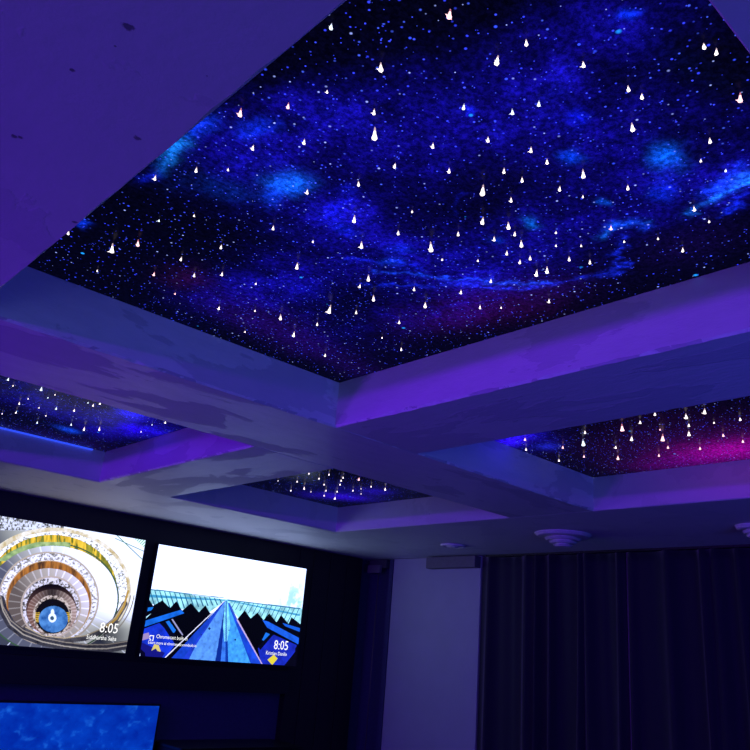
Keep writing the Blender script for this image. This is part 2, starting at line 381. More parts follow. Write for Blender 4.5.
# ------------------------------------------------------------------ fibre-optic stars with flare streaks built in
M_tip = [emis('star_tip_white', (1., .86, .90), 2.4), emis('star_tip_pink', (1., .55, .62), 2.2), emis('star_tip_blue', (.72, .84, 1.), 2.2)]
M_tail = [emis('star_streak_white', (.9, .62, .72), .8), emis('star_streak_pink', (.9, .3, .42), .7), emis('star_streak_blue', (.6, .62, .95), .7)]
def flare_star_mesh(kind, seed):
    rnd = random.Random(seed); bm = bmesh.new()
    # flare streak of a star point, built as a glowing taper above its tip (unit length 1, tip at z=-1)
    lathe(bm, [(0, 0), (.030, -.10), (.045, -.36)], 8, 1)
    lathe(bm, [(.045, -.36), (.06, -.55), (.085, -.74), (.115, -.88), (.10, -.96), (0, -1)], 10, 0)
    # sideways motion-blur ticks of the star point, built as small glowing spikes
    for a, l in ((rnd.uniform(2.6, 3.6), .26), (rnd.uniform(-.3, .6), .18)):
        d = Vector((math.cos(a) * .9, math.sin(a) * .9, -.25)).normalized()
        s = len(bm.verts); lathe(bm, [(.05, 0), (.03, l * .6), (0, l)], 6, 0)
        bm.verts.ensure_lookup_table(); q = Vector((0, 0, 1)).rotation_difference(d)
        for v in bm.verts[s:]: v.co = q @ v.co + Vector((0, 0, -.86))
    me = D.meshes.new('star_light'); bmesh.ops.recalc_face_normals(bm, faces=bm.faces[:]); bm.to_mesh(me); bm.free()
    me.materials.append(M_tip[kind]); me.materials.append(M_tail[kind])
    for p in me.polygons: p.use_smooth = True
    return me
DM = {(k, s): flare_star_mesh(k, 10 * k + s) for k in range(3) for s in range(3)}
# px, py, size class (0 small,1 medium,2 large,3 very large), hue (0 white,1 pink,2 bluish)
S1 = [(331,28,1,2),(288,107,1,1),(240,115,2,1),(304,143,1,0),(374,113,1,0),(374,137,3,0),(253,149,1,0),(155,179,1,0),(196,171,1,0),(228,170,0,0),
(307,193,1,0),(354,221,2,0),(273,229,1,0),(159,221,0,2),(194,216,0,0),(313,242,0,0),(361,247,2,0),(221,248,1,0),(68,234,1,0),(111,251,3,0),(137,245,2,1),
(297,268,2,0),(154,275,1,1),(181,260,1,0),(194,276,1,0),(222,275,1,0),(97,271,0,0),(256,284,0,0),(360,287,1,0),(368,280,2,0),(175,294,0,1),(327,92,0,0),
(358,185,1,0),(450,17,2,1),(380,70,2,0),(498,63,2,0),(526,44,1,0),(583,66,1,0),(704,48,1,0),(717,53,1,0),(628,90,1,0),(642,98,1,0),(632,130,2,0),(741,100,2,1),
(539,105,1,2),(464,108,1,2),(512,113,1,2),(433,147,1,0),(488,141,1,0),(531,151,1,0),(547,163,1,0),(504,172,1,0),(449,172,1,0),(522,181,1,0),(395,167,1,0),
(583,176,2,0),(560,190,1,0),(483,194,3,0),(511,201,1,0),(583,197,0,0),(628,189,1,0),(694,210,1,0),(710,142,1,0),(701,161,0,0),(726,171,0,2),(709,222,0,0),
(483,223,2,0),(508,228,2,0),(412,212,0,0),(458,235,1,0),(494,240,1,0),(515,235,1,0),(521,246,2,0),(398,234,1,0),(507,254,1,0),(530,259,1,0),(556,233,0,0),
(556,246,0,0),(581,246,0,0),(569,260,1,0),(590,263,1,0),(611,229,1,1),(624,242,0,0),(658,239,0,0),(683,251,1,0),(520,263,1,0),(430,250,3,0),(442,260,0,0),
(478,261,0,0),(537,275,2,0),(547,272,2,0),(461,293,1,0),(491,282,1,0),(414,290,1,0),(330,312,3,0),(280,319,2,0),(294,336,2,0),(325,356,1,0),(219,309,1,0),(317,325,1,0)]
S1B = [(245,332,0,0),(356,313,1,0),(373,300,2,0),(399,323,1,0),(382,338,0,0),(401,350,1,0),(425,307,2,0),(480,308,1,0),(501,308,0,0),(549,302,1,0),(255,311,0,0)]
S2 = [(8,380,1,2),(13,386,0,0),(41,390,2,2),(19,404,1,0),(28,399,0,0),(48,398,0,2),(55,395,0,0),(56,409,1,2),(74,411,1,0),(16,413,1,0),(2,414,0,0),(37,423,1,2),
(46,416,0,0),(71,425,1,2),(84,430,2,0),(99,430,2,0),(100,404,1,0),(93,406,1,0),(165,423,1,0),(152,425,0,2),(141,432,0,0),(39,408,0,0),(88,403,0,2),(65,388,0,2)]
S3 = [(329,475,1,0),(343,478,1,0),(309,474,1,0),(319,479,1,0),(297,482,1,0),(278,481,0,0),(304,489,2,0),(291,491,1,0),(311,492,0,0),(324,485,1,0),(326,491,1,0),
(324,496,1,0),(341,481,1,0),(359,480,2,1),(340,485,1,0),(337,492,1,0),(335,499,2,0),(353,491,1,0),(361,489,0,0),(361,494,0,0),(371,487,1,0),(385,490,2,0)]
S4 = [(583,445,3,2),(585,433,1,0),(584,457,1,1),(525,440,1,1),(526,450,1,0),(563,448,1,1),(559,461,1,0),(616,448,1,0),(618,459,2,1),(622,430,3,1),(640,423,1,0),
(632,440,2,0),(655,415,1,0),(663,440,3,1),(668,448,1,1),(659,456,1,1),(686,418,2,0),(689,426,1,0),(689,435,2,0),(705,413,2,0),(714,423,0,0),(723,436,1,1),
(700,449,1,1),(740,420,1,0),(743,442,1,1),(660,430,0,1)]
PAN = [('x0','y0','x1','y1', S1 + S1B, 'largest printed night-sky star panel, blue nebula, filling the top of the view'),
       ('x0','y2','x1','y3', S2, 'dark blue printed star panel in the coffer at the left edge'),
       ('x2','y2','x3','y3', S3, 'smallest-looking star panel in the coffer at the centre, behind the beam crossing'),
       ('x2','y0','x3','y1', S4, 'star panel with a magenta glow in the coffer at the right edge')]
panels = []
for k, (a, b, c, d, stars, lab) in enumerate(PAN):
    x0, y0, x1, y1 = C[a] + .002, C[b] + .002, C[c] - .002, C[d] - .002
    t = empty('star_panel', ((x0 + x1) / 2, (y0 + y1) / 2, ZP), lab, 'star panel', None)
    ox, oy, oz = t.location
    step = .0065 if k == 0 else .009
    me, X, Y = grid_mesh('printed_film', x0, y0, x1, y1, int((x1 - x0) / step), int((y1 - y0) / step),
                         lambda X, Y: np.stack([X - ox, Y - oy, np.zeros(len(X))], 1), flip=True)
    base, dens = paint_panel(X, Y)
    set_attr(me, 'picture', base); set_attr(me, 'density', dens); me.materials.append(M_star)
    o = D.objects.new('printed_film', me); COL.objects.link(o); o.parent = t
    fr = link('backing_board', bx((x0 - ox, y0 - oy, .004), (x1 - ox, y1 - oy, .02)), M_black, t)
    for n, (px, py, sz, hue) in enumerate(stars[:100] if k == 0 else stars):
        pass
    ln_f = (.75, .85, .8, .85)[k]
    extra = []
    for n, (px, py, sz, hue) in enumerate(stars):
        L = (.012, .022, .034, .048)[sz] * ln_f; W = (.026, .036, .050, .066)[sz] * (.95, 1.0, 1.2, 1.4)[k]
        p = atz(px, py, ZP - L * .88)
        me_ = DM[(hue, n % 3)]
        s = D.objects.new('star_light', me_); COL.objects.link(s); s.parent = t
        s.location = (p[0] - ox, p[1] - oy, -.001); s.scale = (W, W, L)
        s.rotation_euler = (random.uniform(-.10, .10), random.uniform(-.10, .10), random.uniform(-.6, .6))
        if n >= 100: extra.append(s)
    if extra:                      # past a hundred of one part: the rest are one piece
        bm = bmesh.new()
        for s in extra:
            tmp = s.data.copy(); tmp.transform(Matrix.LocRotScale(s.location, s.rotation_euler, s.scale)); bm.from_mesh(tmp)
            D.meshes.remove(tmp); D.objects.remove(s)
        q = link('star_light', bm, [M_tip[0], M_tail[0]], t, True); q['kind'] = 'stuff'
    panels.append(t)

# LED strip glowing along the edge of the left coffer
tag(link('led_strip', bx((C['x0'] + .02, C['y3'] - .018, ZP - .012), (C['x1'] - .10, C['y3'] - .002, ZP - .003)), emis('led_blue', (.03, .08, 1.), 1.1)),
    'thin glowing blue light strip along the edge of the left star panel', 'light strip')

# ------------------------------------------------------------------ screens
YS = 6.60
def px_uv(x, y, X0_, Z0_, W, H):
    p = aty(x, y, YS); return (p[0] - X0_) / W, (p[2] - Z0_) / H
def inpoly(U, V, poly):
    r = np.zeros(U.shape, bool); n = len(poly)
    for i in range(n):
        (x1, y1), (x2, y2) = poly[i], poly[(i + 1) % n]
        if y1 == y2: continue
        r ^= ((y1 > V) != (y2 > V)) & (U < (x2 - x1) * (V - y1) / (y2 - y1) + x1)
    return r
def make_tv(name, label, x0, z0, W, H, paint, strength, nx, ny, depth=.045):
    t = empty(name, (x0 + W / 2, YS, z0), label, 'television')
    o = (x0 + W / 2, YS, z0)
    bm = bmesh.new(); e = .014
    box(bm, (-W / 2 - e, .002, -e), (W / 2 + e, depth, H + e), .004)
    link('housing', bm, M_tv, t)
    bm = bmesh.new()
    for a, b in (((-W/2-e, -.006, -e), (W/2+e, .002, 0)), ((-W/2-e, -.006, H), (W/2+e, .002, H+e)), ((-W/2-e, -.006, 0), (-W/2, .002, H)), ((W/2, -.006, 0), (W/2+e, .002, H))):
        box(bm, a, b)
    link('bezel', bm, M_black, t)
    me, U, V = grid_mesh('screen', 0, 0, 1, 1, nx, ny, lambda U, V: np.stack([(U - .5) * W, np.full(len(U), -.001), V * H], 1))
    set_attr(me, 'picture', paint(U, V)); me.materials.append(screen_mat(name + '_display', strength))
    s = D.objects.new('screen', me); COL.objects.link(s); s.parent = t
    return t, s, o
def text_on(screen, org, txt, xa, ya, xb, yb, mat, name='screen_text'):
    """lettering from the point (xa,ya) to (xb,yb) along its baseline"""
    p = aty(xa, ya, YS); q = aty(xb, yb, YS)
    c = D.curves.new('t', 'FONT'); c.body = txt; c.size = 1; c.resolution_u = 2
    tmp = D.objects.new('t', c); COL.objects.link(tmp)
    dg = bpy.context.evaluated_depsgraph_get(); me = D.meshes.new_from_object(tmp.evaluated_get(dg))
    D.objects.remove(tmp)
    xs = [v.co.x for v in me.vertices]; w = max(xs) - min(xs); k = (q[0] - p[0]) / w
    for v in me.vertices:
        x, y = v.co.x - min(xs), v.co.y
        v.co = ((p[0] - org[0]) + x * k, -.0025, (p[2] - org[2]) + y * k * 1.15)
    me.name = name; me.materials.clear(); me.materials.append(mat)
    o = D.objects.new(name, me); COL.objects.link(o); o.parent = screen
    return o

W2, H2 = 1.73, .965
# --- television showing the spiral staircase
T1 = (1.497, CAMZ - .175)
def paint_stairs(U, V):
    """U,V over the screen; drawn as a looking-down-the-stairwell picture"""
    Xw = T1[0] + U * W2; Zw = T1[1] + V * H2 - CAMZ
    P = np.stack([Xw, np.full(len(U), YS), Zw], 1) @ ROT.T
    # picture coordinates: origin at the well, from the known look of the photo on the display
    x = (375 + F * P[:, 0] / P[:, 2]) * 4.6875; y = (375 - F * P[:, 1] / P[:, 2] - 510) * 4.6875
    def ell(cx, cy, rx, ry, rot=0):
        dx, dy = x - cx, y - cy; c, s = math.cos(rot), math.sin(rot)
        p, q = (dx * c + dy * s) / rx, (-dx * s + dy * c) / ry
        return np.hypot(p, q), np.arctan2(q, p)
    lace = fbm(x / 7, y / 7, 5, 3); lace = np.clip((lace - .30) * 3.6, 0, 1)
    fine = fbm(x / 22, y / 22, 77, 4)
    light = np.clip((x - 40) / 480 + (300 - y) / 900, 0, 1)          # brighter marble towards the window side of the picture
    def mix(a, b, t): return np.asarray(a)[None, :] * (1 - t)[:, None] + np.asarray(b)[None, :] * t[:, None]
    def L(*c): return srgb(c)
    col = mix(L(62, 66, 80), L(250, 250, 238), np.clip(light * 1.35 - np.clip((y - 400) / 160, 0, 1) * .75, 0, 1))
    # far wall lines
    r, a = ell(270, 370, 345, 300)
    st = (np.abs(((a * 9) % math.pi) - 1.2) < .06) & (y > 420); col[st] = L(200, 200, 205)
    ul = (y < 95) & (x < 300); col[ul] = mix(L(60, 60, 64), L(225, 225, 220), lace)[ul]
    g = (np.abs(x - 560 - (y - 130) * 1.05) < 3) | (np.abs((y - 160) - (x - 600) * .45) < 2)
    col[g & (y < 330) & (x > 540)] = L(70, 130, 100)
    gr = (x > 600) & (y < 175) & (y < 100 + (x - 590) * .9) & ((x + y) % 14 < 7); col[gr] = L(130, 200, 160)
    def band(E, lo_E, colour):
        m_ = (E < 1) & (lo_E >= 1); col[m_] = colour[m_] if getattr(colour, 'ndim', 1) == 2 else colour
        return m_
    def treads(E, inner, n, dark, lightc, w=.1, ph=0):
        r, a = E; s = np.abs(((a * n / (2 * math.pi) + ph) % 1) - .5) < w
        c = mix(L(*dark), L(*lightc), np.clip(light * 1.2, 0, 1)); c[s] = np.clip(c[s] * 1.25 + .12, 0, 1)
        return c
    # outermost balustrade (lace + gold rail)
    o4 = ell(248, 372, 365, 290); o4b = ell(255, 372, 340, 270); o4c = ell(245, 378, 305, 262)
    band(o4[0], o4b[0], mix(L(176, 140, 70), L(250, 240, 200), np.clip(fine * 1.2, 0, 1)))
    m_ = (o4[0] < 1); col[m_ & (y > 520)] = mix(L(20, 22, 30), L(150, 145, 140), np.clip(fine * .8, 0, 1))[m_ & (y > 520)]
    band(o4b[0], o4c[0], mix(L(70, 62, 50), L(255, 252, 235), np.clip(1.2 * lace + .25, 0, 1)))
    low = (o4b[0] < 1) & (y > 560); col[low] = mix(L(16, 18, 26), L(96, 98, 112), fine * 1.2 - .1)[low]
    # gold and green under-arch
    i4 = ell(235, 392, 318, 248)
    goldn = fbm(x / 10, y / 60, 44, 3)
    c = mix(L(120, 90, 10), L(250, 205, 60), np.clip(goldn * 2.2 - .5, 0, 1)); gg = (goldn < .42); c[gg] = mix(L(60, 70, 10), L(150, 160, 60), fine)[gg]; gd = (x > 400) & (goldn < .6); c[gd] = mix(L(70, 72, 12), L(190, 180, 60), fine)[gd]
    m_ = (o4c[0] < 1); col[m_] = c[m_]
    # treads of the upper turn
    E = ell(245, 420, 312, 252); m_ = E[0] < 1; col[m_] = treads(E, 0, 34, (88, 90, 108), (255, 252, 244), .06)[m_]
    E2 = ell(238, 412, 316, 258); ln = (np.abs(E2[0] - 1) < .012); col[ln] = L(60, 90, 60)
    gE = (E[0] >= 1) & (E[0] < 1.09) & (o4c[0] < 1) & (y > 150) & (y < 240) & (x < 330); col[gE] = mix(L(50, 110, 60), L(200, 220, 150), fine)[gE]
    # balustrade 3
    o3 = ell(228, 415, 232, 216); i3 = ell(228, 428, 198, 188)
    band(o3[0], i3[0] * 0 + 2, mix(L(90, 84, 82), L(245, 238, 232), np.clip(lace + light * .25, 0, 1)))
    rail = np.abs(o3[0] - 1) < .018; col[rail] = L(188, 172, 158)
    rail = np.abs(i3[0] - 1) < .022; col[rail] = L(205, 175, 140)
    m_ = i3[0] < 1; col[m_] = mix(L(60, 40, 30), L(190, 120, 50), np.clip(goldn * 2 - .4, 0, 1))[m_]
    E = ell(228, 445, 190, 172); m_ = E[0] < 1; col[m_] = treads(E, 0, 30, (100, 88, 84), (240, 228, 224), .09)[m_]
    # balustrade 2
    o2 = ell(238, 455, 138, 142); i2 = ell(240, 466, 118, 120)
    m_ = o2[0] < 1; col[m_] = mix(L(60, 56, 60), L(225, 215, 212), lace)[m_]
    rail = np.abs(o2[0] - 1) < .03; col[rail] = L(190, 172, 164)
    m_ = i2[0] < 1; col[m_] = mix(L(14, 8, 8), L(90, 62, 56), np.clip((y - 360) / 110, 0, 1))[m_]
    E = ell(243, 480, 116, 108); m_ = (E[0] < 1); col[m_] = treads(E, 0, 40, (120, 84, 74), (200, 176, 170), .15)[m_] * np.clip((np.abs(x - 243) + np.maximum(y - 440, 0)) / 110, .1, 1)[m_][:, None]
    o1 = ell(246, 495, 92, 96); m_ = o1[0] < 1; col[m_] = mix(L(60, 50, 46), L(210, 190, 176), lace)[m_]
    i1 = ell(246, 498, 80, 82); m_ = i1[0] < 1; col[m_] = L(14, 12, 14)
    yel = (i1[0] < 1.02) & (np.abs(x - 246) > 60) & (y > 480) & (y < 525) & ((y % 9) < 6); col[yel] = L(210, 170, 60)
    fl = ell(250, 512, 68, 62); m_ = fl[0] < 1; col[m_] = mix(L(30, 80, 150), L(96, 158, 226), np.clip(fine * 1.4 - .2, 0, 1))[m_]
    fl = ell(245, 505, 19, 22); m_ = fl[0] < 1; col[m_] = L(235, 240, 240)
    fl = ell(246, 480, 8, 16); m_ = fl[0] < 1; col[m_] = L(235, 240, 240)
    fl = ell(244, 507, 9, 10); m_ = fl[0] < 1; col[m_] = L(60, 90, 110)
    def stroke(pts, w, c):
        best = np.full(x.shape, 1e9)
        for (ax, ay), (bx_, by) in zip(pts, pts[1:]):
            dx, dy = bx_ - ax, by - ay; t = np.clip(((x - ax) * dx + (y - ay) * dy) / (dx * dx + dy * dy), 0, 1)
            best = np.minimum(best, np.hypot(x - ax - t * dx, y - ay - t * dy))
        m_ = best < w; col[m_] = c[m_] if getattr(c, 'ndim', 1) == 2 else c
    P1 = [(2, 420), (14, 470), (50, 535), (110, 582), (200, 616), (300, 636), (400, 648), (500, 648), (600, 632), (690, 600)]
    P2 = [(120, 560), (200, 600), (300, 612), (400, 600), (480, 566), (540, 515), (585, 440)]
    stroke(P2, 13, mix(L(20, 20, 28), L(110, 106, 112), fine)); stroke([(a, b - 11) for a, b in P2], 2.5, L(190, 170, 140))
    stroke(P1, 21, mix(L(12, 12, 18), L(84, 82, 92), fine * .8)); stroke([(a, b + 2) for a, b in P1], 3, L(170, 160, 150)); stroke([(a, b - 17) for a, b in P1], 2.5, L(150, 138, 128))
    stroke([(500, 548), (545, 510), (580, 452), (600, 380)], 5, L(190, 150, 70))
    # sweep of dark marble along the bottom
    for rr in (1.0, 1.045):
        sw = (np.abs(o4[0] - rr) < .008) & (y > 400) & (x > 500) & (y < 560); col[sw] = L(150, 140, 130)
    col = np.clip(col, 0, 1); col *= (1 - .62 * np.exp(-((x - 490) / 130) ** 2 - ((y - 590) / 75) ** 2))[:, None]; hi = np.clip((col.mean(1) - .45) * 4, 0, 1)[:, None]
    return col * (np.array([.92, .97, 1.1]) * (1 - hi) + np.array([1.0, 1.1, 1.75]) * hi)
tv1, sc1, or1 = make_tv('television', 'left wall television showing a spiral staircase picture with clock', T1[0], T1[1], W2, H2, paint_stairs, 1.15, 560, 320)
# --- television showing the blue girders under a white sky
T2 = (3.362, CAMZ - .190)
def paint_girder(U, V):
    c = np.zeros((len(U), 3))
    def uv(x, y):                       # x,y read on a 750x596 enlargement of the display
        p = aty(140 + x / 4.4118, 535 + y / 4.4118, YS); return ((p[0] - T2[0]) / W2, (p[2] - CAMZ + CAMZ - T2[1]) / H2)
    def poly(pts, rgb, jitter=None):
        m_ = inpoly(U, V, [uv(*p) for p in pts]); v = srgb(rgb)
        c[m_] = v if jitter is None else v[None, :] * (1 + jitter[m_][:, None])
    n = fbm(U * 30, V * 17, 8, 4) - .5; nb = fbm(U * 60, V * 34, 18, 3) - .5
    c[:] = np.array([1.0, 1.2, 1.9])
    cl = np.exp(-((U - .93) / .10) ** 2 - ((V - .62) / .22) ** 2) * np.clip(.7 + n * 5, 0, 1.3)
    c[:] = c * (1 - np.clip(cl, 0, 1)[:, None] * .75) + np.clip(cl, 0, 1)[:, None] * .75 * srgb((120, 200, 245))
    # glass deck
    VP = (378, 284)
    poly([(36, 236), VP, (716, 325), (712, 400), (440, 375), (378, 290), (300, 345), (22, 300)], (150, 220, 240), n * 1.5)
    poly([(36, 262), (370, 285), VP, (390, 287), (706, 350), (704, 358), (395, 292), (370, 290), (34, 275)], (60, 150, 200))
    for k in range(15):
        x = 40 + k * 22; poly([(x, 238 + k * 3.0), (x + 4, 238 + k * 3.0), (x + 34 - k * 1.2, 335 - k * 2), (x + 28 - k * 1.2, 335 - k * 2)], (30, 90, 130))
        x = 700 - k * 20; poly([(x, 325 - k * 2.4), (x + 3, 325 - k * 2.4), (x - 30 + k, 395 - k * 5), (x - 34 + k, 395 - k * 5)], (30, 90, 130))
    poly([(36, 236), (370, 276), (370, 279), (36, 241)], (40, 110, 150)); poly([(708, 322), (385, 284), (385, 287), (708, 328)], (40, 110, 150))
    # black saw-tooth underside, left and right
    poly([(20, 290), (35, 275), (58, 312), (98, 288), (132, 322), (160, 292), (186, 333), (225, 300), (260, 340), (288, 310), (310, 345), (325, 340), (105, 596), (0, 596), (0, 380)], (2, 3, 8))
    poly([(425, 375), (462, 332), (488, 368), (518, 342), (545, 375), (570, 345), (602, 385), (622, 352), (655, 392), (668, 362), (716, 400), (716, 596), (545, 596)], (2, 3, 8))
    # blue members left
    poly([(0, 385), (180, 330), (195, 345), (0, 412)], (20, 100, 220), n); poly([(5, 322), (60, 318), (50, 332), (0, 345)], (20, 110, 220))
    poly([(20, 365), (50, 345), (20, 375)], (180, 230, 255)); poly([(0, 420), (85, 388), (165, 470), (110, 545), (0, 545)], (20, 50, 200), n)
    poly([(108, 384), (128, 378), (158, 420), (150, 432), (136, 425)], (25, 110, 225)); poly([(92, 390), (112, 380), (172, 470), (160, 490)], (3, 6, 30))
    poly([(138, 372), (144, 370), (190, 440), (186, 444)], (150, 150, 200))
    # blue members right
    poly([(540, 375), (565, 382), (716, 462), (716, 492), (560, 408)], (25, 90, 220), n); poly([(628, 388), (716, 414), (716, 432), (640, 402)], (20, 90, 215))
    poly([(555, 430), (585, 442), (560, 478), (538, 462)], (25, 110, 225)); poly([(520, 500), (590, 440), (690, 485), (690, 596), (540, 596)], (22, 40, 180), n)
    poly([(520, 492), (578, 432), (588, 440), (530, 508)], (3, 5, 24))
    poly([(0, 470), (110, 520), (60, 596), (0, 596)], (18, 20, 120))
    # central beams converging to the vanishing point
    poly([(374, 290), (382, 290), (545, 600), (85, 600)], (20, 60, 190), n)
    poly([(376, 288), (380, 288), (240, 600), (150, 600)], (30, 60, 205), n); poly([(377, 288), (380, 288), (325, 600), (190, 600), (250, 480)], (80, 140, 235), nb)
    poly([(378, 288), (380, 288), (390, 600), (330, 600)], (50, 110, 220), nb); poly([(379, 288), (383, 288), (500, 600), (388, 600)], (60, 150, 245), nb)
    poly([(378, 288), (380, 288), (352, 596), (325, 596)], (10, 40, 140)); poly([(379, 288), (381, 288), (390, 596), (380, 596)], (10, 40, 150))
    poly([(376, 284), (386, 284), (398, 400), (384, 470), (372, 470), (366, 400)], (120, 210, 255), nb)
    poly([(378, 290), (382, 290), (382, 600), (376, 600)], (16, 60, 170))
    poly([(384, 290), (430, 372), (545, 590), (500, 590)], (25, 70, 215), n)
    poly([(372, 290), (376, 290), (110, 545), (103, 545)], (225, 225, 255)); poly([(424, 372), (430, 370), (552, 590), (547, 590)], (190, 170, 225))
    poly([(390, 300), (396, 300), (430, 372), (424, 374)], (60, 90, 190))
    for cx, cy, s in ((306, 413, 7), (420, 462, 5), (270, 440, 3), (392, 420, 3)):
        poly([(cx - s, cy), (cx, cy - s), (cx + s, cy), (cx, cy + s)], (10, 40, 90))
    poly([(0, 440), (38, 430), (44, 455), (10, 465)], (150, 130, 185))
    poly([(50, 510), (62, 482), (82, 485), (92, 515), (78, 512), (70, 500)], (205, 190, 110)); poly([(562, 550), (590, 528), (607, 545), (583, 574)], (215, 200, 60))
    # cut-off dark corners of the picture
    poly([(0, 500), (22, 520), (30, 600), (0, 600)], (4, 4, 30)); poly([(700, 480), (684, 500), (684, 515), (640, 570), (620, 600), (720, 600)], (3, 3, 12))
    # display is dimmer when seen at its lower dark parts: keep content as is
    return c
tv2, sc2, or2 = make_tv('television', 'right wall television showing blue steel girders under white sky', T2[0], T2[1], W2, H2, paint_girder, 1.25, 560, 320)
# --- third display below
T3 = (2.17, CAMZ - 1.41); W3, H3 = 1.465, .82
def paint_blue(U, V):
    n = fbm(U * 10, V * 7, 4, 5); n2 = fbm(U * 26 + n * 3, V * 16, 14, 4)
    t = np.clip((n * .55 + n2 * .45 - .3) * 2.3, 0, 1)[:, None]
    return srgb((0, 46, 185)) * (1 - t) + srgb((4, 74, 222)) * t + (np.clip(n2 - .62, 0, 1) * .8)[:, None] * srgb((60, 170, 255))
tv3, sc3, or3 = make_tv('television', 'lower television with plain mottled blue picture at the bottom left corner', T3[0], T3[1], W3, H3, paint_blue, .75, 260, 150)
link('stand_foot', bx((-.45, -.10, -T3[1]), (-.35, .10, -.014)), M_tv, tv3); link('stand_foot', bx((.35, -.10, -T3[1]), (.45, .10, -.014)), M_tv, tv3)

text_on(sc1, or1, '8:05', 99, 632, 117, 633.6, M_text)
text_on(sc1, or1, 'Siddhartha Saha', 86, 638.6, 116, 640.6, M_text)
text_on(sc2, or2, '8:05', 273.5, 649, 287.5, 650, M_text)
text_on(sc2, or2, 'Kristian Danilo', 265.8, 654.4, 286.5, 655.4, M_text)
text_on(sc2, or2, 'Chromecast built-in', 156, 638, 187, 640.4, M_text)
text_on(sc2, or2, 'Learn more at chromecast.com/built-in', 148, 643.5, 196, 647.5, M_text)
# cast icon: outlined rounded screen with a wedge of waves
p = aty(148.8, 640.5, YS); q = aty(154, 635.4, YS); bm = bmesh.new()
ix0, iz0, ix1, iz1 = p[0] - or2[0], p[2] - or2[2], q[0] - or2[0], q[2] - or2[2]; th = .007
for a, b in (((ix0, iz1 - th), (ix1, iz1)), ((ix1 - th, iz0), (ix1, iz1)), ((ix0, iz0 + .028), (ix0 + th, iz1)), ((ix0 + .03, iz0), (ix1, iz0 + th))):
    box(bm, (a[0], -.003, a[1]), (b[0], -.0018, b[1]))
for r0, r1 in ((0, .008), (.014, .02)):
    vs = [bm.verts.new((ix0 + r1 * math.cos(t), -.003, iz0 + r1 * math.sin(t))) for t in np.linspace(0, math.pi / 2, 7)] + \
         [bm.verts.new((ix0 + r0 * math.cos(t), -.003, iz0 + r0 * math.sin(t))) for t in np.linspace(math.pi / 2, 0, 7)]
    if r0: bm.faces.new(vs)
    else: bm.faces.new(vs[:7] + [vs[7]])
link('cast_icon', bm, M_text, sc2)

# black surround the televisions hang on
sur = empty('television_surround', (3.3, YW, 0), 'black panelled surround behind and beside the wall televisions', 'panel')
def part_abs(name, bm, mat, par, smooth=False):
    for v in bm.verts: v.co -= par.location
    return link(name, bm, mat, par, smooth)
part_abs('back_panel', bx((-.5, YS + .055, CAMZ - .455), (5.03, YW - .001, ZS - .003), .003), M_black, sur)
part_abs('lower_rail', bx((-.5, YS - .0, CAMZ - .455), (5.03, YS + .045, CAMZ - .24), .004), M_black, sur)
part_abs('side_column', bx((5.035, YS + .055, 0.001), (5.93, YW - .001, ZS - .003), .004), M_black, sur)
for xx in (5.22, 5.46, 5.70):
    part_abs('batten', bx((xx, YS + .047, .001), (xx + .012, YS + .054, ZS - .004)), M_tv, sur)

# low black cabinet under the televisions, to the right of the blue display
cab = empty('media_cabinet', (4.33, 6.4, 0), 'low black cabinet at the bottom, right of the blue screen', 'cabinet')
part_abs('body', bx((3.69, 6.22, .03), (4.97, YW - .01, .70), .006), M_black, cab)
part_abs('top', bx((3.68, 6.20, .701), (4.98, YW - .004, .722), .004), M_tv, cab)
for i in range(3):
    xa = 3.70 + i * .425
    dd_ = part_abs('door', bx((xa, 6.203, .05), (xa + .418, 6.219, .69), .003), M_tv, cab)
    hb = bx((xa + .36, 6.185, .34), (xa + .375, 6.2025, .46), .003)
    for v in hb.verts: v.co -= cab.location
    link('handle', hb, M_dark, dd_)

# ------------------------------------------------------------------ curtain side wall
bd = empty('pale_board', (6.09, 5.65, 0), 'pale blank wall board between the black column and the curtain', 'board')
part_abs('face_board', bx((6.055, 5.024, .02), (6.118, 6.27, ZS - .003), .004), M_white, bd)
part_abs('edge_trim', bx((6.045, 6.275, .02), (6.118, 6.33, ZS - .003), .004), M_wall, bd)
hw = tag(link('housing_box', bx((5.96, 5.025, ZS - .125), (6.054, 5.69, ZS - .012), .006), M_grey), 'grey box housing under the ceiling at the top of the pale board', 'housing')
br = empty('corner_bracket', (6.08, 6.46, ZS - .1), 'brown-grey bracket at the ceiling corner beside the black column', 'bracket')
part_abs('plate', bx((6.02, 6.36, ZS - .10), (6.118, 6.64, ZS - .004), .004), M_dark, br)
part_abs('arm', bx((5.98, 6.42, ZS - .155), (6.019, 6.62, ZS - .07), .004), M_grey, br)
bm = bmesh.new(); lathe(bm, [(0, 0.02), (.008, 0.02), (.008, ZS - .156), (0, ZS - .156)], 10, 0, 6.0, 6.45)
part_abs('rod', bm, M_dark, br, True)

